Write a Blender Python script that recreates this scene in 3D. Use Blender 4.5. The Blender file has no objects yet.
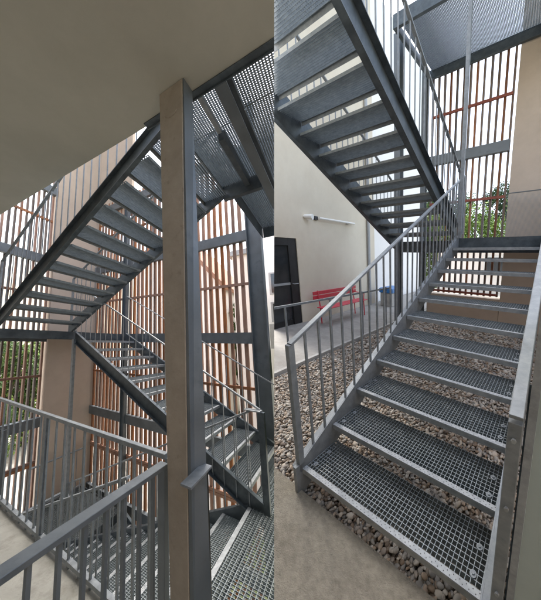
import bpy, bmesh, math, random
from mathutils import Vector, Matrix
random.seed(7)
scene = bpy.context.scene
COL = scene.collection
# ---------------------------------------------------------------- world frames
# Two stair yards stand side by side, left one and right one, each with its own axes:
# x along the treads, y along the run of the stair, z up its posts (metres).
CAM_H = 1.6
FPX = 240.0
PPX, PPY = 270.5, 300.0
def frame_from(rows, s=1.0):
    # rows: x, y, z axes and origin of the yard expressed in world metres
    m = Matrix(((0,0,0,0),)*4)
    (a, b, c) = rows
    r0 = [ (a[i]-PPX*c[i])/FPX*s for i in range(4)]
    r1 = [ c[i]*s for i in range(4)]
    r2 = [-(b[i]-PPY*c[i])/FPX*s for i in range(4)]
    r2[3] += CAM_H
    return Matrix((r0, r1, r2, (0,0,0,1)))
MA = frame_from(((261.9941,-110.78847,25.99161,365.26638),(264.77621,208.75806,-197.82616,1612.01259),(.76821,.61869,.16458,4.85629)))
MB = frame_from(((-6.20356,461.66708,-76.35518,506.28679),(-128.32491,213.86914,-287.70262,810.20285),(-.50971,.83866,-.19196,1.66278)))
SEAM = (274.2-PPX)/FPX
class Yard:
    def __init__(s, M, side): s.M, s.side = M, side
    def w(s, p): return s.M @ Vector(p)
LEFT, RIGHT = Yard(MA, -1), Yard(MB, 1)
Y = None   # current yard

# ---------------------------------------------------------------- mesh builder
class MB_:
    def __init__(s): s.v, s.f = [], []
    def hexa(s, p):       # 8 points: bottom 4, top 4
        n = len(s.v); s.v += [tuple(q) for q in p]
        s.f += [tuple(n+i for i in q) for q in ((0,3,2,1),(4,5,6,7),(0,1,5,4),(1,2,6,5),(2,3,7,6),(3,0,4,7))]
        return s
    def box(s, x0,x1,y0,y1,z0,z1):
        return s.hexa([(x0,y0,z0),(x1,y0,z0),(x1,y1,z0),(x0,y1,z0),(x0,y0,z1),(x1,y0,z1),(x1,y1,z1),(x0,y1,z1)])
    def prism(s, poly, a, b, axis=0):   # polygon in the two other axes, extruded along axis
        def P(t, q):
            l = list(q); l.insert(axis, t); return tuple(l)
        n = len(s.v); k = len(poly)
        s.v += [P(a,q) for q in poly] + [P(b,q) for q in poly]
        s.f.append(tuple(range(n, n+k))[::-1]); s.f.append(tuple(range(n+k, n+2*k)))
        for i in range(k):
            j = (i+1) % k; s.f.append((n+i, n+j, n+k+j, n+k+i))
        return s
    def bar(s, p, q, w, h, up=(0,0,1)):
        p, q = Vector(p), Vector(q); d = (q-p).normalized(); u = Vector(up)
        a = d.cross(u)
        if a.length < 1e-4: a = d.cross(Vector((0,1,0)))
        a.normalize(); b = a.cross(d).normalized()
        a *= w/2; b *= h/2
        return s.hexa([p-a-b, p+a-b, q+a-b, q-a-b, p-a+b, p+a+b, q+a+b, q-a+b])
    def cyl(s, p, q, r, n=10, r2=None):
        p, q = Vector(p), Vector(q); r2 = r if r2 is None else r2
        d = (q-p).normalized(); a = d.cross(Vector((0,0,1)))
        if a.length < 1e-4: a = d.cross(Vector((0,1,0)))
        a.normalize(); b = a.cross(d)
        k = len(s.v)
        for c, rr in ((p, r), (q, r2)):
            for i in range(n):
                t = 2*math.pi*i/n; s.v.append(tuple(c + a*rr*math.cos(t) + b*rr*math.sin(t)))
        s.f.append(tuple(k+i for i in range(n))[::-1]); s.f.append(tuple(k+n+i for i in range(n)))
        for i in range(n):
            j = (i+1) % n; s.f.append((k+i, k+j, k+n+j, k+n+i))
        return s
    def tube(s, pts, r, n=8):
        for a, b in zip(pts, pts[1:]): s.cyl(a, b, r, n)
        return s
    def quad(s, a, b, c, d):
        n = len(s.v); s.v += [a,b,c,d]; s.f.append((n,n+1,n+2,n+3)); return s

def obj(name, mb, mat, parent=None, loc=None, bevel=0.0, smooth=False, clip=True, raw=False):
    """One mesh object; vertices are given in the current yard's axes."""
    ws = [Vector(v) for v in mb.v] if raw else [Y.w(v) for v in mb.v]
    if not ws: return None
    bm = bmesh.new()
    vs = [bm.verts.new(v) for v in ws]
    for f in mb.f:
        try: bm.faces.new([vs[i] for i in f])
        except ValueError: pass
    if clip:
        side = Y.side; no = Vector((1, -SEAM, 0))*(-side)     # points out of the yard
        ds = [no.dot(v) for v in ws]
        if min(ds) > 0: bm.free(); return None
        if max(ds) > 0:
            r = bmesh.ops.bisect_plane(bm, geom=bm.verts[:]+bm.edges[:]+bm.faces[:], plane_co=(0,0,0), plane_no=no, clear_outer=True)
            eds = [e for e in r['geom_cut'] if isinstance(e, bmesh.types.BMEdge) and len(e.link_faces) == 1]
            if eds and len(eds) < 400:
                try: bmesh.ops.holes_fill(bm, edges=eds)
                except Exception: pass
    if not bm.faces: bm.free(); return None
    bmesh.ops.recalc_face_normals(bm, faces=bm.faces[:])
    if bevel: bmesh.ops.bevel(bm, geom=bm.edges[:], offset=bevel, segments=1, affect='EDGES', clamp_overlap=True)
    if smooth:
        for f in bm.faces: f.smooth = True
    lo = Vector((min(v.co[i] for v in bm.verts) for i in range(3))); hi = Vector((max(v.co[i] for v in bm.verts) for i in range(3)))
    org = Vector(((lo.x+hi.x)/2, (lo.y+hi.y)/2, lo.z))
    bmesh.ops.translate(bm, verts=bm.verts[:], vec=-org)
    me = bpy.data.meshes.new(name); bm.to_mesh(me); bm.free()
    me.materials.append(mat)
    o = bpy.data.objects.new(name, me); COL.objects.link(o)
    o.location = org
    if parent is not None:
        o.parent = parent; pw = Vector((0,0,0)); q = parent
        while q is not None: pw += Vector(q.location); q = q.parent
        o.location = org - pw
    return o
def tag(o, label=None, cat=None, group=None, kind=None):
    if o is None: return None
    for k, v in (('label',label),('category',cat),('group',group),('kind',kind)):
        if v: o[k] = v
    return o
def thing(name, label, cat, base, group=None):
    o = bpy.data.objects.new(name, None); COL.objects.link(o)
    o.location = Y.w(base); o.empty_display_size = .1
    return tag(o, label, cat, group)
def prune(o):
    """drop an Empty none of whose parts stands inside its yard"""
    if not o.children: bpy.data.objects.remove(o)

# ---------------------------------------------------------------- materials
def nt(name):
    m = bpy.data.materials.new(name); m.use_nodes = True
    t = m.node_tree; b = t.nodes['Principled BSDF']; return m, t, b
def surf(name, c1, c2, scale=8, rough=.7, metal=0, detail=6, bump=.0, bscale=60, stretch=None, stain=None, streak=0, spec=.5, rvar=.12, vary=.0):
    m, t, b = nt(name); N, L = t.nodes, t.links
    geo = N.new('ShaderNodeNewGeometry'); mp = N.new('ShaderNodeMapping'); L.new(geo.outputs['Position'], mp.inputs['Vector'])
    if stretch: mp.inputs['Scale'].default_value = stretch
    n = N.new('ShaderNodeTexNoise'); n.inputs['Scale'].default_value = scale; n.inputs['Detail'].default_value = detail; n.inputs['Roughness'].default_value = .65
    L.new(mp.outputs['Vector'], n.inputs['Vector'])
    r = N.new('ShaderNodeValToRGB'); r.color_ramp.elements[0].position = .3; r.color_ramp.elements[1].position = .7
    r.color_ramp.elements[0].color = (*c1,1); r.color_ramp.elements[1].color = (*c2,1)
    L.new(n.outputs['Fac'], r.inputs['Fac']); out = r.outputs['Color']
    if stain:
        sc, col, lo, hi, amt = stain
        n2 = N.new('ShaderNodeTexNoise'); n2.inputs['Scale'].default_value = sc; n2.inputs['Detail'].default_value = 8; n2.inputs['Roughness'].default_value = .7
        L.new(geo.outputs['Position'], n2.inputs['Vector'])
        mr = N.new('ShaderNodeMapRange'); mr.inputs['From Min'].default_value = lo; mr.inputs['From Max'].default_value = hi; mr.inputs['To Max'].default_value = amt
        L.new(n2.outputs['Fac'], mr.inputs['Value'])
        mx = N.new('ShaderNodeMix'); mx.data_type = 'RGBA'; L.new(mr.outputs['Result'], mx.inputs['Factor']); L.new(out, mx.inputs['A']); mx.inputs['B'].default_value = (*col,1)
        out = mx.outputs['Result']
    if vary:                 # every batten has weathered to its own tone
        oi = N.new('ShaderNodeObjectInfo'); mv = N.new('ShaderNodeMapRange'); mv.inputs['To Min'].default_value = 1-vary; mv.inputs['To Max'].default_value = 1+vary
        L.new(oi.outputs['Random'], mv.inputs['Value']); hv = N.new('ShaderNodeHueSaturation'); L.new(mv.outputs['Result'], hv.inputs['Value']); L.new(out, hv.inputs['Color'])
        ms = N.new('ShaderNodeMath'); ms.operation = 'FRACT'; mm = N.new('ShaderNodeMath'); mm.operation = 'MULTIPLY'; mm.inputs[1].default_value = 7.31
        L.new(oi.outputs['Random'], mm.inputs[0]); L.new(mm.outputs[0], ms.inputs[0]); m3 = N.new('ShaderNodeMapRange'); m3.inputs['To Min'].default_value = .7; m3.inputs['To Max'].default_value = 1.12
        L.new(ms.outputs[0], m3.inputs['Value']); L.new(m3.outputs['Result'], hv.inputs['Saturation']); out = hv.outputs['Color']
    L.new(out, b.inputs['Base Color'])
    b.inputs['Metallic'].default_value = metal; b.inputs['Specular IOR Level'].default_value = spec
    rr = N.new('ShaderNodeMapRange'); rr.inputs['To Min'].default_value = max(0,rough-rvar); rr.inputs['To Max'].default_value = min(1,rough+rvar)
    L.new(n.outputs['Fac'], rr.inputs['Value']); L.new(rr.outputs['Result'], b.inputs['Roughness'])
    if bump:
        n3 = N.new('ShaderNodeTexNoise'); n3.inputs['Scale'].default_value = bscale; n3.inputs['Detail'].default_value = 5
        L.new(mp.outputs['Vector'], n3.inputs['Vector'])
        bp = N.new('ShaderNodeBump'); bp.inputs['Strength'].default_value = bump; bp.inputs['Distance'].default_value = .01
        L.new(n3.outputs['Fac'], bp.inputs['Height']); L.new(bp.outputs['Normal'], b.inputs['Normal'])
    return m
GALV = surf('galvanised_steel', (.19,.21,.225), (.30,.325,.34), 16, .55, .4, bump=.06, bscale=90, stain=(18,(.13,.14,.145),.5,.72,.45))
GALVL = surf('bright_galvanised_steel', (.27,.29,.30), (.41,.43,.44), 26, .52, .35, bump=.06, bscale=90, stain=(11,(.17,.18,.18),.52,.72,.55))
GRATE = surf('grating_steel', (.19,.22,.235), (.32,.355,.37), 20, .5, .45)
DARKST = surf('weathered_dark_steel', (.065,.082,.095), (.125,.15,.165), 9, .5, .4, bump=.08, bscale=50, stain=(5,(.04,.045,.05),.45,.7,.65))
MIDST = surf('weathered_steel', (.125,.145,.16), (.21,.235,.25), 10, .5, .4, bump=.06, bscale=60, stain=(5,(.075,.085,.09),.45,.7,.65))
PLATE = surf('grey_green_painted_steel', (.40,.47,.455), (.45,.52,.50), 4, .6, .0, bump=.03, stain=(30,(.50,.53,.50),.66,.74,.5))
SLAT = surf('larch_slat', (.215,.08,.035), (.36,.165,.08), 5, .75, 0, stretch=(3,3,.5), bump=.2, bscale=30, stain=(2.6,(.18,.10,.065),.48,.68,.7), vary=.28)
SLATG = surf('greyed_larch_slat', (.125,.09,.07), (.22,.16,.125), 5, .8, 0, stretch=(3,3,.5), bump=.2, bscale=30, stain=(2.6,(.17,.155,.14),.48,.7,.7), vary=.25)
SLATR  = surf('red_brown_rail', (.24,.06,.04), (.34,.11,.07), 6, .7, 0, bump=.1, bscale=30)
PLAST = surf('ceiling_plaster', (.43,.425,.365), (.48,.475,.41), 1.6, .85, 0, bump=.08, bscale=25, stain=(.7,(.36,.355,.30),.45,.7,.6))
CONCP = surf('pillar_concrete', (.29,.245,.19), (.375,.32,.25), 6, .85, 0, bump=.3, bscale=28, stain=(11,(.18,.145,.11),.58,.72,.6))
CONC = surf('floor_concrete', (.29,.285,.25), (.38,.37,.33), 4, .85, 0, detail=10, bump=.35, bscale=70, stain=(3,(.13,.12,.09),.5,.70,.75))
PAVE = surf('pavement_concrete', (.19,.172,.135), (.31,.282,.225), 34, .88, 0, detail=14, bump=.8, bscale=150, stain=(3.5,(.11,.095,.07),.52,.70,.6))
PATHM = surf('path_concrete', (.25,.238,.215), (.34,.325,.295), 7, .85, 0, detail=10, bump=.3, bscale=80, stain=(2.5,(.18,.165,.145),.5,.7,.5))
KERB   = surf('kerb_concrete', (.33,.32,.30), (.44,.43,.40), 9, .8, 0, bump=.3, bscale=90)
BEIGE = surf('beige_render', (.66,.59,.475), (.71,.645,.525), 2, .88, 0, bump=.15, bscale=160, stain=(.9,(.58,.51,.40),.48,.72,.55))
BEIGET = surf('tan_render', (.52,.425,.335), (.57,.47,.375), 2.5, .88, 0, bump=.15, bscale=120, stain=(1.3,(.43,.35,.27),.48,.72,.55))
CREAM  = surf('cream_facade', (.74,.70,.62), (.80,.76,.68), 1.5, .9, 0)
WHITE  = surf('white_facade', (.80,.80,.79), (.85,.85,.84), 1.5, .9, 0)
PINKF = surf('pale_pink_facade', (.82,.745,.68), (.86,.79,.73), 1.5, .9, 0)
ROOFM  = surf('clay_roof', (.28,.14,.09), (.36,.20,.13), 8, .8, 0)
GLASSD = surf('dark_window_glass', (.02,.024,.028), (.04,.045,.05), 2, .12, 0, spec=.8)
BLACK  = surf('black_door_paint', (.012,.012,.013), (.024,.024,.025), 6, .45, 0)
GREYP  = surf('grey_paint', (.30,.31,.32), (.38,.39,.40), 6, .5, 0)
WHITEP = surf('white_enamel', (.70,.68,.63), (.78,.76,.71), 6, .4, 0)
RED    = surf('red_paint', (.52,.03,.05), (.62,.05,.075), 7, .45, 0, stain=(12,(.35,.03,.04),.6,.75,.5))
BLUE   = surf('blue_lid', (.02,.13,.38), (.03,.20,.50), 6, .45, 0)
LEAF   = surf('leaves', (.035,.075,.018), (.10,.17,.04), 2.2, .7, 0)
LEAFL  = surf('lime_leaves', (.14,.22,.035), (.27,.38,.09), 2.2, .7, 0)
LEAFD  = surf('dark_leaves', (.022,.05,.018), (.06,.11,.035), 2.2, .7, 0)
BARK   = surf('bark', (.08,.06,.045), (.15,.115,.085), 9, .9, 0, bump=.5, bscale=30)
YARD = surf('pale_yard_paving', (.45,.42,.36), (.56,.53,.46), 2, .9, 0, stain=(.9,(.26,.22,.17),.45,.65,.8))
GRASS  = surf('grass', (.06,.085,.03), (.11,.13,.06), 3, .95, 0, bump=.6, bscale=20)
SOIL   = surf('soil', (.10,.08,.06), (.16,.13,.10), 30, .95, 0, bump=.6, bscale=60)
def pebble_mat():
    m, t, b = nt('river_pebbles'); N, L = t.nodes, t.links
    a = N.new('ShaderNodeAttribute'); a.attribute_name = 'tone'
    r = N.new('ShaderNodeValToRGB'); e = r.color_ramp.elements
    e[0].position = 0; e[0].color = (.11,.085,.065,1); e[1].position = 1; e[1].color = (.50,.46,.40,1)
    for p, c in ((.18,(.25,.18,.12)),(.32,(.22,.205,.185)),(.48,(.36,.33,.285)),(.6,(.38,.285,.20)),(.75,(.28,.27,.25)),(.88,(.46,.41,.34))):
        q = e.new(p); q.color = (*c,1)
    L.new(a.outputs['Fac'], r.inputs['Fac'])
    n = N.new('ShaderNodeTexNoise'); n.inputs['Scale'].default_value = 60; g = N.new('ShaderNodeNewGeometry'); L.new(g.outputs['Position'], n.inputs['Vector'])
    mx = N.new('ShaderNodeMix'); mx.data_type = 'RGBA'; mx.blend_type = 'MULTIPLY'; mx.inputs['Factor'].default_value = .35
    L.new(r.outputs['Color'], mx.inputs['A']); L.new(n.outputs['Color'], mx.inputs['B'])
    L.new(r.outputs['Color'], b.inputs['Base Color']); b.inputs['Roughness'].default_value = .6
    return m
PEBBLE = pebble_mat()

# ---------------------------------------------------------------- stair kit
G = .28                       # going
LIP = .04                     # depth of the nosing plate
TD = .02                      # tread overlap
def grating(x0, x1, y0, y1, z, h=.032, px=.03, py=.03, t=.0035, turn=False):
    m = MB_()
    n = max(1, round((x1-x0)/px))
    for i in range(n+1):
        x = x0 + (x1-x0)*i/n; m.box(x-t/2, x+t/2, y0, y1, z-(h if turn else .010), z)
    n = max(1, round((y1-y0)/py))
    for i in range(n+1):
        y = y0 + (y1-y0)*i/n; m.box(x0, x1, y-t/2, y+t/2, z-(.010 if turn else h), z-.0005)
    return m
def tread(fl, x0, x1, yn, z, s, detail=False):
    """yn = y of the nosing, s = +1 when the stair climbs towards +y"""
    ya, yb = sorted((yn+s*.03, yn+s*(G+TD)))
    tr = obj('tread', grating(x0+.006, x1-.006, ya, yb, z, px=.0245, py=.0245, t=.003), GRATE, fl)
    if tr is None: return
    y0, y1 = sorted((yn, yn+s*.03)); m = MB_()
    m.box(x0, x1, y0, y1, z-.008, z+.001)
    yy = yn if s > 0 else yn-.004
    m.box(x0, x1, yy-.001, yy+.003, z-LIP, z-.003)
    ns = obj('nosing', m, GALVL, tr)
    if detail:
        h = MB_(); n = int((x1-x0)/.03); d = (x1-x0)/n
        for i in range(n):
            h.cyl((x0+d*(i+.3),y0+.009,z+.0012),(x0+d*(i+.3),y0+.009,z+.0018),.0024,6).cyl((x0+d*(i+.8),y1-.009,z+.0012),(x0+d*(i+.8),y1-.009,z+.0018),.0024,6)
        obj('punched_holes', h, BLACK, ns)
    if detail:
        for x, y in ((x0+.05, yn+s*.07), (x0+.05, yn+s*.19), (x1-.05, yn+s*.07), (x1-.05, yn+s*.19)):
            obj('clip', MB_().cyl((x,y,z-.002),(x,y,z+.005),.016,14).cyl((x,y,z+.005),(x,y,z+.011),.007,6), GALV, tr)
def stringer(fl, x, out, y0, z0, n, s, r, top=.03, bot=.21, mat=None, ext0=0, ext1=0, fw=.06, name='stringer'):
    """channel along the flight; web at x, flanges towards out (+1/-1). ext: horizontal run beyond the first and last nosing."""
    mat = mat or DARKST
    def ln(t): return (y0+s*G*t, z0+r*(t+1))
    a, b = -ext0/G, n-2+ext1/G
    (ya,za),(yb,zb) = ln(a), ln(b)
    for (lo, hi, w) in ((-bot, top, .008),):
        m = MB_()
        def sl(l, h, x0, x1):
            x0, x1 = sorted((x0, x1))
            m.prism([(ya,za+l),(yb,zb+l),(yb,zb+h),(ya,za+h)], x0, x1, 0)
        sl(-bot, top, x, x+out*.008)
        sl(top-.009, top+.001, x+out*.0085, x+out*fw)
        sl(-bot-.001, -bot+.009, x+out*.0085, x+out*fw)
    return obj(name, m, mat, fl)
def railing(fl, x, y0, z0, n, s, r, t0, t1, h=1.0, gap=.11, mat=None, base=.0, bar=.012, top=(.045,.02), newel0=True, newel1=False, lab=None, thin=False):
    mat = mat or GALV
    def P(t, dz): return (x, y0+s*G*t, z0+r*(t+1)+dz)
    hr = obj('handrail', MB_().bar(P(t0,h), P(t1,h), *top), mat, fl, bevel=.002)
    L = abs(t1-t0)*G; k = int(L/gap)
    for i in range(1, k+1):
        t = t0 + (t1-t0)*i/(k+.35)
        obj('baluster', MB_().bar(P(t,base), P(t,h-.01), bar, bar, (0,1,0)), mat, fl)
    if newel0: obj('newel', MB_().bar(P(t0,base-.05), P(t0,h), .04, .04, (0,1,0)), mat, fl, bevel=.002)
    if newel1: obj('newel', MB_().bar(P(t1,base-.05), P(t1,h), .04, .04, (0,1,0)), mat, fl, bevel=.002)
def level_rail(fl, p, q, z0, h=1.0, gap=.11, mat=None, bar=.012, top=(.045,.02), low=None, newels=(), base=0):
    """level railing between plan points p and q"""
    mat = mat or GALV
    p, q = Vector((*p,0)), Vector((*q,0)); d = q-p; L = d.length; k = max(1, int(L/gap)); Z = Vector((0,0,1))
    obj('handrail', MB_().bar(p+Z*(z0+h), q+Z*(z0+h), *top), mat, fl, bevel=.002)
    if low is not None: obj('bottom_rail', MB_().bar(p+Z*(z0+low), q+Z*(z0+low), *top), mat, fl)
    for i in range(0, k+1):
        c = p + d*i/k
        obj('baluster', MB_().bar(c+Z*(z0+base), c+Z*(z0+h-.01), bar, bar, (0,1,0)), mat, fl)
    for t in newels:
        c = p + d*t
        obj('newel', MB_().bar(c+Z*(z0+base-.06), c+Z*(z0+h), .045, .045, (0,1,0)), mat, fl, bevel=.002)
def flight(name, label, x0, x1, y0, z0, s, n, r, group, detail=0, smat=None, **kw):
    fl = thing(name, label, 'staircase', ((x0+x1)/2, y0, z0), group)
    for i in range(1, n):
        tread(fl, x0, x1, y0+s*(i-1)*G, z0+i*r, s, detail=(i <= detail))
    kw.setdefault('ext1', G); k2 = dict(kw); k2['bot'] = kw.pop('botl', kw.get('bot', .2)); k2.pop('botl', None); kw, k2 = k2, kw
    stringer(fl, x0-.008, -1, y0, z0, n+0, s, r, mat=smat, **kw)
    stringer(fl, x1, 1, y0, z0, n+0, s, r, mat=smat, **k2)
    return fl
def landing(label, x0, x1, y0, y1, z, mat=None, hb=.2, joists=(), cross=(), p=.033, group=None, fb=None, turn=False, gt=.004):
    mat = mat or DARKST
    fl = thing('stair_landing', label, 'landing', ((x0+x1)/2, (y0+y1)/2, z-hb), group)
    cuts = [x0+.065] + list(joists) + [x1-.065]
    for a, b in zip(cuts, cuts[1:]):
        obj('grating_panel', grating(a+.004, b-.004, y0+.012, y1-.012, z, px=p, py=p, turn=turn, t=gt), GRATE, fl)
    m = lambda: MB_()
    ff = fb if fb else hb
    for (yy, o, h) in ((y0, 1, ff), (y1, -1, hb)):
        ya, yb = sorted((yy, yy+o*.01)); yc, yd = sorted((yy+o*.0105, yy+o*.055))
        obj('edge_beam', MB_().box(x0, x1, ya, yb, z-h, z+.004).box(x0,x1,yc,yd,z-h,z-h+.01), mat, fl)
    for (xx, o) in ((x0, 1), (x1, -1)):
        xa, xb = sorted((xx, xx+o*.01)); xc, xd = sorted((xx+o*.0105, xx+o*.06))
        obj('edge_beam', MB_().box(xa, xb, y0+.011, y1-.011, z-hb, z+.003).box(xc, xd, y0+.06, y1-.06, z-hb, z-hb+.01), mat, fl)
    for x in joists:
        obj('joist', MB_().box(x-.004, x+.004, y0+.06, y1-.06, z-hb+.01, z-.033).box(x-.035, x+.035, y0+.06, y1-.06, z-hb, z-hb+.009).box(x-.035, x+.035, y0+.06, y1-.06, z-.045, z-.034), mat, fl)
    for y in cross:
        obj('joist', MB_().box(x0+.07, x1-.07, y-.025, y+.025, z-.12, z-.05), mat, fl)
    return fl
def column(label, x, y, z0, z1, a=.12, b=.12, mat=None, group=None, hsec=True):
    fl = thing('steel_column', label, 'column', (x, y, z0), group); mat = mat or MIDST
    m = MB_()
    if hsec:
        m.box(x-a/2, x+a/2, y-b/2, y-b/2+.012, z0, z1).box(x-a/2, x+a/2, y+b/2-.012, y+b/2, z0, z1).box(x-.005, x+.005, y-b/2+.013, y+b/2-.013, z0, z1)
    else: m.box(x-a/2, x+a/2, y-b/2, y+b/2, z0, z1)
    obj('shaft', m, mat, fl)
    obj('base_plate', MB_().box(x-a*.8, x+a*.8, y-b*.8, y+b*.8, z0-.012, z0-.001), mat, fl)
    return fl
def screen(label, axis, c, a, b, z0, z1, beams, rails, pitch=.145, w=.046, d=.06, mat=None, group=None, bh=.2, beam_mat=None, side=1, railmat=None):
    """slatted timber screen on steel beams. axis 'x': runs along x at y=c; 'y': runs along y at x=c"""
    fl = thing('slatted_screen', label, 'timber screen', ((a+b)/2, c, z0) if axis == 'x' else (c, (a+b)/2, z0), group)
    def bx(u0,u1,v0,v1,z0,z1):
        return MB_().box(u0,u1,v0,v1,z0,z1) if axis == 'x' else MB_().box(v0,v1,u0,u1,z0,z1)
    n = int((b-a)/pitch); mat = mat or SLAT
    for i in range(n+1):
        u = a + (b-a)*i/n + random.uniform(-.004,.004); e = random.uniform(-.01,.01); k = random.uniform(.9,1.1)*w/2
        mm = mat[i % len(mat)] if isinstance(mat, (list,tuple)) else mat
        obj('slat', bx(u-k, u+k, c, c+side*d if side > 0 else c-d, z0+e, z1+e) if side > 0 else bx(u-k, u+k, c-d, c, z0+e, z1+e), mm, fl)
    for z in beams:
        v0, v1 = (c-.10, c-.002) if side > 0 else (c+.002, c+.10)
        obj('beam', bx(a-.03, b+.03, v0, v0+.01, z-bh, z) , beam_mat or MIDST, fl)
        m = bx(a-.03, b+.03, v0+.011, v1, z-.01, z); m2 = bx(a-.03, b+.03, v0+.011, v1, z-bh, z-bh+.01)
        obj('beam_flange', m, beam_mat or MIDST, fl); obj('beam_flange', m2, beam_mat or MIDST, fl)
    for z in rails:
        v0, v1 = (c-.035, c-.001) if side > 0 else (c+.001, c+.035)
        obj('rail', bx(a, b, v0, v1, z-.05, z), railmat or SLATR, fl)
    return fl
def tree(label, x, y, z, h, rad, mat, seed, n=5000, leaf=.05, base=None, group='trees beyond the timber screens'):
    rnd = random.Random(seed); fl = thing('tree', label, 'tree', (x,y,z), group)
    t = MB_(); t.cyl((x,y,z),(x+.1,y,z+h*.5),.04*h*.35,8,.02*h*.35)
    tips = []
    for i in range(9):
        a = rnd.uniform(0,6.28); q = (x+math.cos(a)*rad*.6, y+math.sin(a)*rad*.6, z+h*rnd.uniform(.5,.9))
        t.cyl((x+.05,y,z+h*rnd.uniform(.25,.5)), q, .02*h*.25, 5, .004*h); tips.append(q)
    obj('trunk', t, BARK, fl)
    m = MB_()
    cl = [(x+rnd.gauss(0,.45)*rad, y+rnd.gauss(0,.45)*rad, z+h*rnd.uniform(.3,.97), rnd.uniform(.2,.42)*rad) for _ in range(26)]
    for i in range(n):
        c = rnd.choice(cl); d = Vector((rnd.gauss(0,1),rnd.gauss(0,1),rnd.gauss(0,.8))).normalized()*c[3]*rnd.uniform(.5,1)
        p = Vector(c[:3])+d; u = Vector((rnd.gauss(0,1),rnd.gauss(0,1),rnd.gauss(0,1))).normalized(); v = u.cross(Vector((rnd.gauss(0,1),rnd.gauss(0,1),rnd.gauss(0,1)))).normalized()
        s = leaf*rnd.uniform(.7,1.5)
        m.quad(tuple(p-u*s), tuple(p-v*s*.5), tuple(p+u*s), tuple(p+v*s*.5))
    obj('crown', m, mat, fl)
def hedge(label, a, b, z, h, n, mat, seed, fat=.35, rag=.3):
    rnd = random.Random(seed); hg = thing('hedge', label, 'hedge', ((a[0]+b[0])/2,(a[1]+b[1])/2,z))
    m = MB_(); L = math.dist(a,b)
    def at(t): return a[0]+(b[0]-a[0])*t, a[1]+(b[1]-a[1])*t
    for k in range(n):
        t = rnd.random(); x, y = at(t); hh = h+rag*math.sin(t*L*2.4)+.6*rag*math.sin(t*L*5.9+1)+.3*rag*math.sin(t*L*13)
        p = Vector((x+rnd.gauss(0,fat), y+rnd.gauss(0,fat), z+hh*rnd.random()**.8)); u = Vector((rnd.gauss(0,1),rnd.gauss(0,1),rnd.gauss(0,1))).normalized(); v = u.cross(Vector((rnd.gauss(0,1),rnd.gauss(0,1),rnd.gauss(0,1)))).normalized(); q = rnd.uniform(.05,.12)
        m.quad(tuple(p-u*q), tuple(p-v*q*.5), tuple(p+u*q), tuple(p+v*q*.5))
    obj('foliage', m, mat, hg)
    m = MB_()
    for k in range(int(L*2)):
        x, y = at((k+.5)/int(L*2)); m.cyl((x,y,z),(x+.05,y,z+h*.8),.05,6,.02)
    obj('stem', m, BARK, hg)
def house(label, x0,x1,y0,y1,z0,z1, mat, wins, roof=.0, cat='building', face='y', group=None):
    fl = thing('house', label, cat, ((x0+x1)/2,(y0+y1)/2,z0), group)
    obj('wall', MB_().box(x0,x1,y0,y1,z0,z1), mat, fl)
    if roof: obj('roof', MB_().prism([(y0-.3,z1),(y1+.3,z1),((y0+y1)/2,z1+roof)], x0-.3, x1+.3, 0), ROOFM, fl)
    else: obj('roof', MB_().box(x0-.15,x1+.15,y0-.15,y1+.15,z1,z1+.2), GREYP, fl)
    for (u0,u1,w0,w1) in wins:
        if face == 'y': f, g = MB_().box(u0-.08,u1+.08,y0-.05,y0-.002,w0-.08,w1+.08), MB_().box(u0,u1,y0-.06,y0-.052,w0,w1)
        else: f, g = MB_().box(x0-.05,x0-.002,u0-.08,u1+.08,w0-.08,w1+.08), MB_().box(x0-.06,x0-.052,u0,u1,w0,w1)
        w = obj('window', f, WHITEP, fl)
        if w: obj('pane', g, GLASSD, w)
    if not fl.children: bpy.data.objects.remove(fl)

# =============================================================== LEFT YARD
Y = LEFT
r = .156; W = 1.45
F1 = 'steel stair flights of the tall stair'
LP = 11*G                       # run of a flight
# the floor slab the viewer stands on, and the ceiling slab above
zf = -12*r
tag(obj('floor', MB_().box(-8.4,-1.62,-9,.9,zf-.25,zf), CONC), kind='structure')
tag(obj('ceiling', MB_().prism([(-8.4,-9),(-1.60,-9),(-1.60,-3.2),(-1.70,-.3),(-1.70,6),(-8.4,6)],1.60,1.85,2), PLAST), kind='structure')
tag(obj('edge_angle', MB_().box(-1.598,-1.588,-9,-2.9,1.575,1.86).box(-1.65,-1.599,-9,-2.9,1.59,1.5985), DARKST), 'dark steel angle trimming the edge of the plastered ceiling above the stair', 'trim')
# pillar with steel channel
fl = thing('concrete_pillar', 'tan concrete pillar with a dark steel post fixed to its side, in front of the stair', 'pillar', (-1.75,-3.25,zf))
def col4(b, t, z0, z1): return MB_().hexa([(*q,z0) for q in b]+[(*q,z1) for q in t])
obj('shaft', col4([(-1.79,-3.310),(-1.675,-3.312),(-1.675,-3.20),(-1.79,-3.215)], [(-1.775,-3.32),(-1.66,-3.32),(-1.66,-3.14),(-1.775,-3.135)], -1.87, 1.598), CONCP, fl, bevel=.004)
obj('steel_post', col4([(-1.785,-3.335),(-1.665,-3.375),(-1.665,-3.32),(-1.785,-3.313)], [(-1.770,-3.330),(-1.65,-3.335),(-1.65,-3.325),(-1.770,-3.322)], -1.87, 1.598), MIDST, fl)
obj('anchor_mark', MB_().tube([(-1.778,-3.232+.045*math.cos(a*.35),1.395-.045*math.sin(a*.35)) for a in range(1,9)],.006), CONCP, fl)
obj('stop_bar', MB_().box(-1.655,-1.63,-3.36,-3.33,-1.87,-.85), BLACK, fl)
tag(obj('shade_wall_left', MB_().box(-8.7,-8.41,-9,3,-2.2,5), BEIGET), 'unseen beige wall added behind the viewer to hold back light', 'wall')  # added out of view, cuts the light reaching pillar and ceiling from behind
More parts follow.
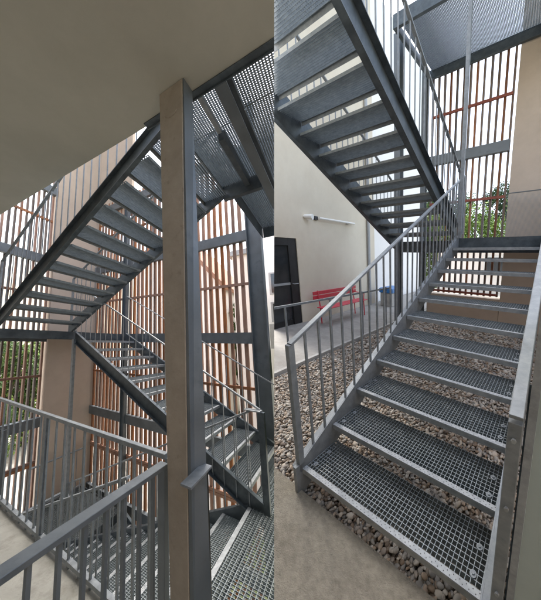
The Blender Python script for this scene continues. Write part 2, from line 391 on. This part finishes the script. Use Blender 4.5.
# flights: U rises to the viewer at x<0, L falls to the viewer at x>0
LIP, TD = .055, .03
up = flight('stair_flight', 'upper steel flight seen from below, rising to the right behind the concrete pillar', -1.36, -.02, .1, .03, -1, 12, r, F1, bot=.17, ext0=.1)
railing(up, -1.39, .1, .03, 12, -1, r, -.3, 10.8, h=.95, gap=.13, base=.036)
railing(up, .03, .1, .03, 12, -1, r, -.3, 10.8, h=.95, gap=.13, newel1=True, base=.036)
LIP, TD = .04, .02
dn = flight('stair_flight', 'steel flight falling to the right from the left landing down beside the far column', .02, W+.02, -LP, -12*r, 1, 12, r, F1, bot=.19, ext0=.16)
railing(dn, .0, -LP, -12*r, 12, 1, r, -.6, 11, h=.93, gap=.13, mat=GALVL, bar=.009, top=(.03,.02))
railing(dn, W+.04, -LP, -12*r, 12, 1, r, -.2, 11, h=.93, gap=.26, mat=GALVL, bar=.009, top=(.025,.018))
l2 = flight('stair_flight', 'lowest steel flight dropping away to the left below the near railing', -W, -.02, 0, -24*r, -1, 12, r, F1, bot=.19, detail=12)
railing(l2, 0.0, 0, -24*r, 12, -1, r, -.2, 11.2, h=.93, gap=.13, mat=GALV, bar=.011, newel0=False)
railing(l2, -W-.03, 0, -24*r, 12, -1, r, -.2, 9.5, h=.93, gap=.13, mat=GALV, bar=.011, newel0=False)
b2 = flight('stair_flight', 'bottom steel flight reaching the ground below the lower landing', .02, W+.02, -LP, -36*r, 1, 12, r, F1, bot=.19)
GL = 'grating landings of the tall stair'
landing('grating landing at the left end of the stair, level with the eye', -W-.03, W+.08, .06, 1.40, 0, hb=.14, group=GL)
la = landing('lower grating landing at the left, seen through the railing', -W-.03, W+.08, 0, 1.40, -24*r, hb=.2, group=GL)
ld = landing('near grating landing at the bottom beside the pillar', -W+.0, W+.12, -LP-1.6, -LP, -12*r, hb=.2, group=GL)
obj('nosing', MB_().box(-W,-.02,-LP-.034,-LP+.002,-12*r+.005,-12*r+.009), GALVL, ld)
nl = thing('stair_landing', 'grating landing overhead at the top right with heavy dark joists below', 'landing', (-.2,-3.6,12*r-.2), GL)
zt = 12*r; ye = -2.97
for (a,b,c,d) in ((-1.58,-.95,-3.27,ye),(-1.58,-.95,-3.44,-3.29),(-.94,-.02,-3.27,ye),(-.94,-.02,-3.44,-3.29),(.06,.8,-3.44,-3.10),(.81,1.58,-3.44,-3.10),(-1.58,-1.03,-4.7,-3.53),(-1.02,-.06,-4.7,-3.53),(-.05,.8,-4.7,-3.53),(.81,1.58,-4.7,-3.53)):
    obj('grating_panel', grating(a,b,c,d,zt,px=.021,py=.021,t=(.0085 if d < -3.5 else .0062)), GRATE, nl)
obj('joist', MB_().box(-1.58,1.6,-3.487,-3.479,zt-.19,zt-.035).box(-1.58,1.6,-3.53,-3.44,zt-.20,zt-.191).box(-1.58,1.6,-3.53,-3.44,zt-.046,zt-.036), MIDST, nl)
obj('joist', MB_().box(-1.58,-.96,-3.30,-3.265,zt-.08,zt-.036), GALVL, nl)
obj('joist', MB_().box(-.93,-.04,-3.31,-3.255,zt-.13,zt-.036), DARKST, nl)
obj('edge_beam', MB_().box(-.012,.0,-3.43,ye,zt-.19,zt).box(.001,.055,-3.43,ye,zt-.19,zt-.18), DARKST, nl)
obj('edge_beam', MB_().box(.06,1.6,-3.095,-3.085,zt-.2,zt), DARKST, nl)
obj('edge_beam', MB_().box(-1.58,-.02,ye+.001,ye+.008,zt-.045,zt), DARKST, nl)
obj('edge_beam', MB_().box(1.59,1.6,-4.7,-3.10,zt-.2,zt+.003), DARKST, nl)
obj('edge_beam', MB_().box(-1.58,1.58,-4.72,-4.705,zt-.2,zt), DARKST, nl)
lr = thing('stair_railing', 'small grey railing round the lower landing at the left', 'railing', (0,.1,-24*r))
level_rail(lr, (-.9,.10), (.0,.10), -24*r, h=.92, gap=.16, newels=(1,), low=.1)
level_rail(lr, (.03,1.3), (W,1.3), -24*r, h=.92, gap=.2, newels=(0,), low=.1)
# slab edge railing and near railing
er = thing('slab_railing', 'long grey railing along the edge of the concrete floor slab', 'railing', (-1.65,-2,zf))
level_rail(er, (-1.66,-3.11), (-1.66,.8), zf, h=1.02, gap=.125, low=.05, bar=.016, top=(.045,.03), newels=(.33,.66,1.0))
nr = thing('near_railing', 'dark grey railing in the foreground sloping up to the concrete pillar', 'railing', (-1.9,-3.13,zf))
level_rail(nr, (-1.715,-3.13), (-3.6,-3.13), zf, h=1.0, gap=.115, mat=MIDST, bar=.018, top=(.05,.022), newels=(0.01,))
tag(obj('handrail_bracket', MB_().bar((-1.91,-3.37,-.835),(-1.665,-3.37,-.825),.055,.01), GALV), 'short grey handrail stub sticking out past the dark post', 'handrail')
nt_ = thing('corner_newel', 'dark corner newel post where two handrails meet at the right', 'post', (0,-LP-.2,-12*r))
obj('post', MB_().box(-.03,.03,-LP-.21,-LP-.15,-12*r-.005,-.9), DARKST, nt_)
obj('top_plate', MB_().bar((-.02,-LP-.18,-.89),(-.02,-LP-.02,-.89),.09,.012), GALVL, nt_)
column('tall grey steel column at the right end of the timber screen', 1.72,-2.92,-36*r,30*r,.16,.25, group='steel columns of the tall stair')
column('grey steel column between slats behind the middle of the flight', 1.68,.20,-36*r,24*r,.12,.12, group='steel columns of the tall stair')
column('steel column standing left behind the lower railing', -.62,1.28,-36*r,-12*r-.02,.12,.12, group='steel columns of the tall stair')
hp = thing('hanger_post', 'thin grey post dropping from the corner of the left landing onto a foot plate', 'post', (-.04,-.03,-2.86))
obj('post', MB_().box(-.07,-.01,-.06,0-.005,-2.84,-.14), GALV, hp); obj('foot_plate', MB_().box(-.12,.05,-.10,.03,-2.856,-2.842), GALVL, hp)
# beige corner wall, screens
tag(obj('corner_wall', MB_().box(.33,1.9,1.44,1.70,-36*r,9).box(1.781,1.9,.15,1.439,3.3,9), BEIGET), 'tall beige rendered wall panel at the corner behind the stair landings', 'wall')
screen('reddish timber slat screen behind the left landing, green garden showing through', 'x', 1.5, -7, .24, -36*r, 9, (-24*r,-12*r,0,12*r,24*r), (-24*r+.98,-12*r-.95,-.95,.95,12*r+.98,24*r+.98), mat=[SLATG,SLAT,SLATG], pitch=.13, railmat=SLAT)
screen('orange timber slat screen running along the right side of the stair', 'y', 1.78, -2.78, 1.40, -36*r, 25*r, (-24*r,-12*r,0.02,12*r+.08,24*r), (-24*r+.98,-12*r-.95,-.93,.95,12*r+.98), mat=SLAT, pitch=.125, w=.056, railmat=SLAT)
# ground and surroundings
zg = -36*r-.02
tag(obj('ground', MB_().box(-60,90,-60,120,zg-.3,zg), YARD, clip=True), kind='structure')
hs = thing('house', 'pinkish house with a brown eave sloping down to the right beyond the timber screen', 'building', (7.5,1.5,zg))
obj('wall', MB_().prism([(-.36,zg),(4.2,zg),(4.2,3.9),(1.9,5.0),(-.36,2.15)], 7.02, 12, 0), PINKF, hs)
obj('roof', MB_().prism([(-.50,2.0),(-.36,2.16),(1.9,5.01),(4.3,3.9),(4.3,4.1),(1.9,5.25),(-.58,2.12)], 6.8, 12.2, 0), ROOFM, hs)
w_ = obj('window', MB_().box(6.98,7.018,1.6,2.5,-1.2,.4), WHITEP, hs); obj('pane', MB_().box(6.965,6.979,1.68,2.42,-1.1,.3), GLASSD, w_)
house('narrow pinkish house right of the green tree beyond the timber screen', 7,7.5,-1.70,-.85,zg,3.3, PINKF, [], face='x')
hw = thing('house', 'tall white building with dark window bands at the right of the grey column', 'building', (12,-4,zg))
obj('wall', MB_().box(11,15,-9,-1.25,zg,6.0), WHITE, hw)
for z0,z1 in ((2.3,3.45),(.9,1.9)):
    w_ = obj('window', MB_().box(10.96,10.998,-8,-1.4,z0,z1), GREYP, hw); obj('pane', MB_().box(10.94,10.959,-7.9,-1.5,z0+.08,z1-.08), GLASSD, w_)
obj('balcony', MB_().box(10.3,10.95,-8,-1.4,-.4,.75), GREYP, hw)
house('pale building low behind the lower slats', 8,14,5.0,10,zg,-2.2, CREAM, [], face='x')
tag(obj('planting_bed', MB_().box(-4,5.5,-7,1.2,zg+.002,zg+.05), GRASS), kind='structure')
hedge('full lime green hedge in the garden behind the lower left slats', (1.6,8.6), (7.8,10.8), zg, 5.3, 16000, LEAFL, 11)
tree('green tree between two houses behind the timber screen', 8.2,-.62,zg,7.6,.55,LEAF,3)
for i, (x,y,h,l) in enumerate(((2.6,8.5,5.6,'green bushy tree left of the garden behind the slats'),(4.3,9.4,5.3,'green bushy tree in the middle of the garden behind the slats'),(6.0,10.4,5.6,'green bushy tree nearest the beige wall behind the slats'))):
    tree(l, x,y,zg,h,1.5,LEAF,20+i, n=9000, leaf=.06)

# =============================================================== RIGHT YARD
Y = RIGHT
r = .1572; W = 1.214; LP = 11*G; xr = -.27; xl = -1.60; YU = 3.64
F2 = 'steel stair flights above the pebbles'
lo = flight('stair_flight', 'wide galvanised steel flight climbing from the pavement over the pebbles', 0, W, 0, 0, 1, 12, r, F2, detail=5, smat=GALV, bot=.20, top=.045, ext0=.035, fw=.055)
railing(lo, -.02, 0, 0, 12, 1, r, 0, 11.6, h=.91, gap=.11, base=.03, bar=.014, top=(.045,.018), newel1=True)
railing(lo, W+.066, -.06, 0, 12, 1, r, -.12, 11.4, h=1.0, gap=.11, base=-.2, bar=.014, top=(.042,.02), newel0=False, newel1=True)
nw = obj('newel', MB_().box(W+.045,W+.087,-.092,-.06,-.02,1.118), GALV, lo, bevel=.002)
for z in (1.06,.80,.42): obj('bolt', MB_().cyl((W+.066,-.0925,z),(W+.066,-.100,z),.008,6), GALVL, nw)
obj('foot', MB_().box(-.03,.0,-.05,.02,-.06,.2), GALV, lo)
LIP, TD = .062, .04
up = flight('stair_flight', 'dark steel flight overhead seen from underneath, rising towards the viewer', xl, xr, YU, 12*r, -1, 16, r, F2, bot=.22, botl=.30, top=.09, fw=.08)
railing(up, xr+.05, YU, 12*r, 16, -1, r, -.3, 14.5, h=1.0, gap=.12, base=.105, newel0=False)
railing(up, xl-.05, YU, 12*r, 16, -1, r, -.3, 14.5, h=1.0, gap=.12, base=.105, newel0=True)
GL = 'grating landings above the pebbles'
landing('grating landing at the head of the lower steps', -.03, 1.9, LP, 4.70, 12*r, hb=.22, fb=.2, group=GL)
landing('grating landing at the foot of the overhead flight', xl+.08, -.035, YU, 4.70, 12*r-.001, hb=.22, group=GL)
landing('pale grating landing high overhead with dark edge beams', -1.43, 1.9, 3.25, 4.72, 36*r, hb=.2, group=GL, p=.024, turn=True, gt=.0055)
gl = thing('mesh_guard', 'fine wire mesh guard with a thin top rail in front of the beige wall', 'railing', (1,4.55,12*r))
obj('handrail', MB_().box(.45,1.9,4.54,4.565,12*r+.94,12*r+.955), MIDST, gl)
m = MB_()
for i in range(74): m.box(.45+i*.0196,.4535+i*.0196,4.55,4.553,12*r+.02,12*r+.94)
obj('wire_mesh', m, GALV, gl)
tag(obj('steel_rod', MB_().box(-.0,.05,2.98,3.03,12*r,36*r-.0), GALV), 'slim steel rod rising from the stair newel to the upper landing', 'rod')
column('grey steel column under the left edge of the overhead flight', -1.66,3.80,-.02,37*r,.14,.16, group='steel columns above the pebbles')
column('steel column at the back corner of the landing', -1.50,4.66,-.02,36*r,.12,.12, group='steel columns above the pebbles')
tag(obj('shade_wall_right', MB_().box(3.6,3.9,-5,4.7,-.1,3.2), BEIGET), 'unseen beige wall added right of the viewer to block sky light', 'wall')  # added out of view, screens the stair from sky light on the right
landing('near landing above the viewer where the overhead flight arrives', xl-.1, 1.9, -2.0, -.55, 28*r, hb=.2, group=GL)
# big steel plate beside the right handrail
pc = thing('plate_column', 'grey green painted steel plate column close to the right handrail', 'column', (1.5,.15,0))
obj('face_plate', MB_().box(1.337,1.75,0,.3,-.02,2.6), PLATE, pc)
obj('shade_sheet', MB_().box(1.303,1.3095,.02,.024,-.02,1.2), DARKST, pc)  # dark sheet added in the gap beside the newel to stand for its shade
obj('edge_strip', MB_().box(1.310,1.336,-.004,.012,-.02,2.6), GALVL, pc)
obj('base_plate', MB_().box(1.335,1.78,-.03,.33,-.032,-.021), PLATE, pc)
# walls
fw = thing('beige_wall', 'long beige rendered wall on the left with a black door', 'wall', (-3.6,3,0))
X = -3.6
for (y0,y1,z0,z1) in ((-2,1.55,-.1,9),(1.55,2.56,1.96,9),(2.56,5.35,-.1,9)):
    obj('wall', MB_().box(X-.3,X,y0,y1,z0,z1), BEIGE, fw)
dr = thing('black_door', 'black framed door standing in the beige wall', 'door', (X,2.1,0))
dr.parent = fw; dr.location = Y.w((X,2.1,0))-Y.w((-3.6,3,0))
for k in ('label','category'): del dr[k]
obj('frame', MB_().box(X-.12,X-.02,2.36,2.557,-.05,1.955).box(X-.12,X-.02,1.56,1.7,-.05,1.955).box(X-.12,X-.021,1.7,2.36,1.80,1.955), BLACK, dr)
obj('pane', MB_().box(X-.10,X-.07,1.7,2.36,.12,1.8), GLASSD, dr)
obj('kick_panel', MB_().box(X-.10,X-.05,1.7,2.36,-.05,.119), BLACK, dr)
obj('handle', MB_().tube([(X-.02,2.40,.95),(X+.04,2.40,.95),(X+.04,2.50,.95)],.011), GREYP, dr)
obj('crossbar', MB_().box(X-.069,X-.05,1.7,2.36,.93,.98), GREYP, dr)
lt = thing('wall_lamp', 'long white tube lamp fixed to the beige wall', 'lamp', (X+.08,3.6,2.42))
obj('tube', MB_().cyl((X+.09,3.15,2.46),(X+.09,4.35,2.46),.028,12), WHITEP, lt, smooth=False)
obj('bracket', MB_().box(X+.001,X+.06,3.05,3.14,2.42,2.50), BLACK, lt); obj('bracket', MB_().box(X+.001,X+.06,4.1,4.16,2.43,2.49), GREYP, lt)
sp = thing('wall_spotlight', 'small round white spotlight left of the tube lamp', 'lamp', (X+.06,2.85,2.46))
obj('shade', MB_().cyl((X+.03,2.80,2.46),(X+.20,2.88,2.45),.045,12,.065), WHITEP, sp); obj('mount', MB_().cyl((X+.001,2.80,2.46),(X+.03,2.80,2.46),.03,10), WHITEP, sp)
tag(obj('downpipe', MB_().cyl((X+.06,5.0,-.02),(X+.06,5.0,8.5),.045,12), GREYP), 'grey downpipe running down the corner of the beige wall', 'pipe')
tag(obj('far_wall', MB_().box(X-.45,X-.15,5.36,9.0,-.1,9), WHITE), 'brighter white wall continuing beyond the grey downpipe', 'wall')
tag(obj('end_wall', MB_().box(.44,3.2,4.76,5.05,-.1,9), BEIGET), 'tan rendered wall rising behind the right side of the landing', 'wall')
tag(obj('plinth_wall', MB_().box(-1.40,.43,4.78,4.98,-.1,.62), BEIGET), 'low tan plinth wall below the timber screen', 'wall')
screen('brown timber slat screen behind the landing with white sky through it', 'x', 4.80, -1.38, .36, .66, 36*r-.06, (24*r+.12,), (.74,.87,12*r+.97,36*r-.90,36*r-.08), mat=[SLATG,SLATG,SLATG,SLAT], w=.04, pitch=.145, bh=.2, beam_mat=MIDST)
# path rail
pr = thing('path_railing', 'low grey handrail on thin posts along the edge of the path', 'railing', (-1.78,2,0))
obj('handrail', MB_().bar((-1.78,-.8,.93),(-1.78,3.6,.86),.03,.03), GALV, pr)
for i in range(6):
    yy = -.55+i*.80; obj('post', MB_().bar((-1.78,yy,-.01),(-1.78,yy,.90),.022,.022,(0,1,0)), GALV, pr)
# bench
bn = thing('red_bench', 'red slatted bench against the beige wall', 'bench', (-3.1,3.3,0)); BX = -3.15
for i in range(4): obj('seat_slat', MB_().box(BX+.02+i*.085,BX+.09+i*.085,2.62,4.02,.40,.42), RED, bn, bevel=.003)
for z in (.58,.68): obj('back_slat', MB_().box(BX-.10,BX-.08,2.62,4.02,z,z+.085), RED, bn, bevel=.003)
for y in (2.75,3.88):
    obj('leg', MB_().tube([(BX+.34,y,0),(BX+.32,y,.39)],.014).tube([(BX+.0,y,0),(BX-.02,y,.39),(BX-.09,y,.78)],.014).tube([(BX+.33,y,.385),(BX-.02,y,.385)],.012), RED, bn)
    obj('armrest', MB_().tube([(BX+.32,y,.4),(BX+.34,y,.6),(BX-.05,y,.62)],.012), RED, bn)
bb = thing('storage_box', 'pale box with a bright blue lid behind the path railing', 'box', (-2.9,5.4,0))
obj('body', MB_().box(-3.2,-2.75,5.1,5.7,0,.42), KERB, bb, bevel=.01); obj('lid', MB_().box(-3.23,-2.72,5.07,5.73,.425,.58), BLUE, bb, bevel=.02)
# ground
tag(obj('pavement', MB_().box(-1.95,6,-8,-.022,-.12,0), PAVE, bevel=0), kind='structure')
tag(obj('path', MB_().box(-3.65,-1.80,-.020,9,-.10,-.004).box(-9,-1.952,-8,-.022,-.10,-.004), PATHM), kind='structure')
tag(obj('kerb', MB_().box(-1.798,-1.74,-.018,4.6,-.12,.012), KERB), kind='structure')
tag(obj('pebble_bed', MB_().box(-1.738,3.5,-.019,4.75,-.16,-.075), SOIL), kind='structure')
tag(obj('terrain', MB_().box(-60,60,-40,110,-.6,-.2), GRASS), kind='structure')
def pebbles():
    rnd = random.Random(5); bm = bmesh.new(); bmesh.ops.create_icosphere(bm, subdivisions=2, radius=1)
    V = [v.co.copy() for v in bm.verts]; F = [[v.index for v in f.verts] for f in bm.faces]; bm.free()
    vs, fs, tone = [], [], []
    def add(x, y, z, s):
        a = rnd.uniform(0,6.28); ca, sa = math.cos(a), math.sin(a); sx, sy, sz = s*rnd.uniform(1,1.45), s*rnd.uniform(.75,1), s*rnd.uniform(.45,.75)
        tx, ty = rnd.uniform(-.4,.4), rnd.uniform(-.4,.4); k = len(vs); tn = rnd.random()
        ph = [rnd.uniform(0,6.28) for _ in range(3)]
        for c in V:
            q = 1+.12*math.sin(2.3*c.x+ph[0])+.1*math.sin(2.7*c.y+ph[1])
            X, Yy, Z = c.x*sx*q, c.y*sy*q, c.z*sz*q
            Z += X*tx + Yy*ty; vs.append(Y.w((x+X*ca-Yy*sa, y+X*sa+Yy*ca, z+Z))); tone.append(tn)
        fs.extend([[k+i for i in f] for f in F])
    y = .0
    while y < 4.72:
        st = .0215 if y < 1.0 else .026 if y < 2.0 else .033 if y < 3 else .042
        x = -1.71
        while x < 1.7:
            if not (y > 1 and x > 1.5):
                for lay in range(2):
                    add(x+rnd.uniform(-.4,.4)*st, y+rnd.uniform(-.4,.4)*st, -.065+lay*.022+rnd.uniform(-.008,.012), st*rnd.choice((.40,.5,.5,.6,.7,.85))*rnd.uniform(.9,1.1))
            x += st*1.12
        y += st*1.12
    keep = []
    me = bpy.data.meshes.new('pebbles'); me.from_pydata([tuple(v) for v in vs], [], fs)
    at = me.attributes.new('tone','FLOAT','POINT'); at.data.foreach_set('value', tone)
    me.polygons.foreach_set('use_smooth', [True]*len(me.polygons)); me.materials.append(PEBBLE)
    # keep only the yard's own side
    bm = bmesh.new(); bm.from_mesh(me); no = Vector((1,-SEAM,0))
    bmesh.ops.delete(bm, geom=[v for v in bm.verts if no.dot(v.co) < .0], context='VERTS'); bm.to_mesh(me); bm.free()
    o = bpy.data.objects.new('pebbles', me); COL.objects.link(o); tag(o, 'rounded brown and grey river pebbles under the stair', 'pebbles', kind='stuff')
pebbles()
# beyond
house('white building behind the steel columns', -12,-6.5,16,22,-.2,4.6, WHITE, [(-8,-7,2,3.4)])
house('low pinkish house glimpsed through the lower slats', -3.6,3.5,10.5,14,-.2,1.9, PINKF, [(-1.2,-.4,.8,1.5)])
for i,(x,y,h,m,l) in enumerate(((-5.6,12,5.4,LEAF,'leafy green tree behind the overhead steps'),(-3.9,15,5.6,LEAF,'green tree left of centre behind the timber screen'),(-1.8,16,6.0,LEAFD,'dark tree behind the right end of the timber screen'),(-8.0,13,5.6,LEAFD,'dark tree beyond the white wall'))):
    tree(l, x,y,-.2,h,1.6,m,50+i, n=9000, leaf=.06)
hedge('tall green hedge behind the landing and the overhead steps', (-11,13), (1.5,13), -.2, 3.9, 26000, LEAFL, 31, rag=.5)
tag(obj('yard_paving', MB_().box(-8,4,5.1,10.4,-.198,-.12), YARD), kind='structure')

# ---------------------------------------------------------------- light, sky, camera
w = bpy.data.worlds.new('World'); scene.world = w; w.use_nodes = True
N, L = w.node_tree.nodes, w.node_tree.links
bg = N['Background']; sky = N.new('ShaderNodeTexSky'); sky.sky_type = 'NISHITA'; sky.sun_disc = False
EL, AZ = math.radians(62), math.radians(-20)
sky.sun_elevation = EL; sky.sun_rotation = AZ; sky.dust_density = 4; sky.air_density = 1.2
tc = N.new('ShaderNodeTexCoord'); sx = N.new('ShaderNodeSeparateXYZ'); mxm = N.new('ShaderNodeMath'); mxm.operation = 'MAXIMUM'; mxm.inputs[1].default_value = .04
cb = N.new('ShaderNodeCombineXYZ')
L.new(tc.outputs['Generated'], sx.inputs[0]); L.new(sx.outputs['Z'], mxm.inputs[0]); L.new(sx.outputs['X'], cb.inputs['X']); L.new(sx.outputs['Y'], cb.inputs['Y']); L.new(mxm.outputs[0], cb.inputs['Z'])
L.new(cb.outputs[0], sky.inputs['Vector'])
hs = N.new('ShaderNodeHueSaturation'); hs.inputs['Saturation'].default_value = .68; L.new(sky.outputs['Color'], hs.inputs['Color'])
L.new(hs.outputs['Color'], bg.inputs['Color']); bg.inputs['Strength'].default_value = .15
sl = bpy.data.lights.new('sun', 'SUN'); sl.energy = 1.0; sl.angle = math.radians(25); sl.color = (1,.96,.9)
so = bpy.data.objects.new('sun', sl); COL.objects.link(so)
d = Vector((math.sin(AZ)*math.cos(EL), math.cos(AZ)*math.cos(EL), math.sin(EL)))
so.rotation_euler = d.to_track_quat('Z','Y').to_euler(); so.location = (0,0,12)
cam = bpy.data.cameras.new('camera'); co = bpy.data.objects.new('camera', cam); COL.objects.link(co)
co.location = (0,0,CAM_H); co.rotation_euler = (math.radians(90),0,0)
cam.sensor_fit = 'HORIZONTAL'; cam.sensor_width = 36; cam.lens = 36*FPX/541; cam.clip_start = .05; cam.clip_end = 600
scene.camera = co
scene.view_settings.view_transform = 'Standard'; scene.view_settings.look = 'None'; scene.view_settings.exposure = 2.2; scene.view_settings.gamma = 1
scene.view_settings.use_curve_mapping = False
scene.render.engine = 'CYCLES'
scene.cycles.max_bounces = 8; scene.cycles.diffuse_bounces = 5; scene.cycles.use_denoising = True
for o in list(COL.objects):
    if o.type == 'EMPTY' and not o.children and o.parent is None: bpy.data.objects.remove(o)
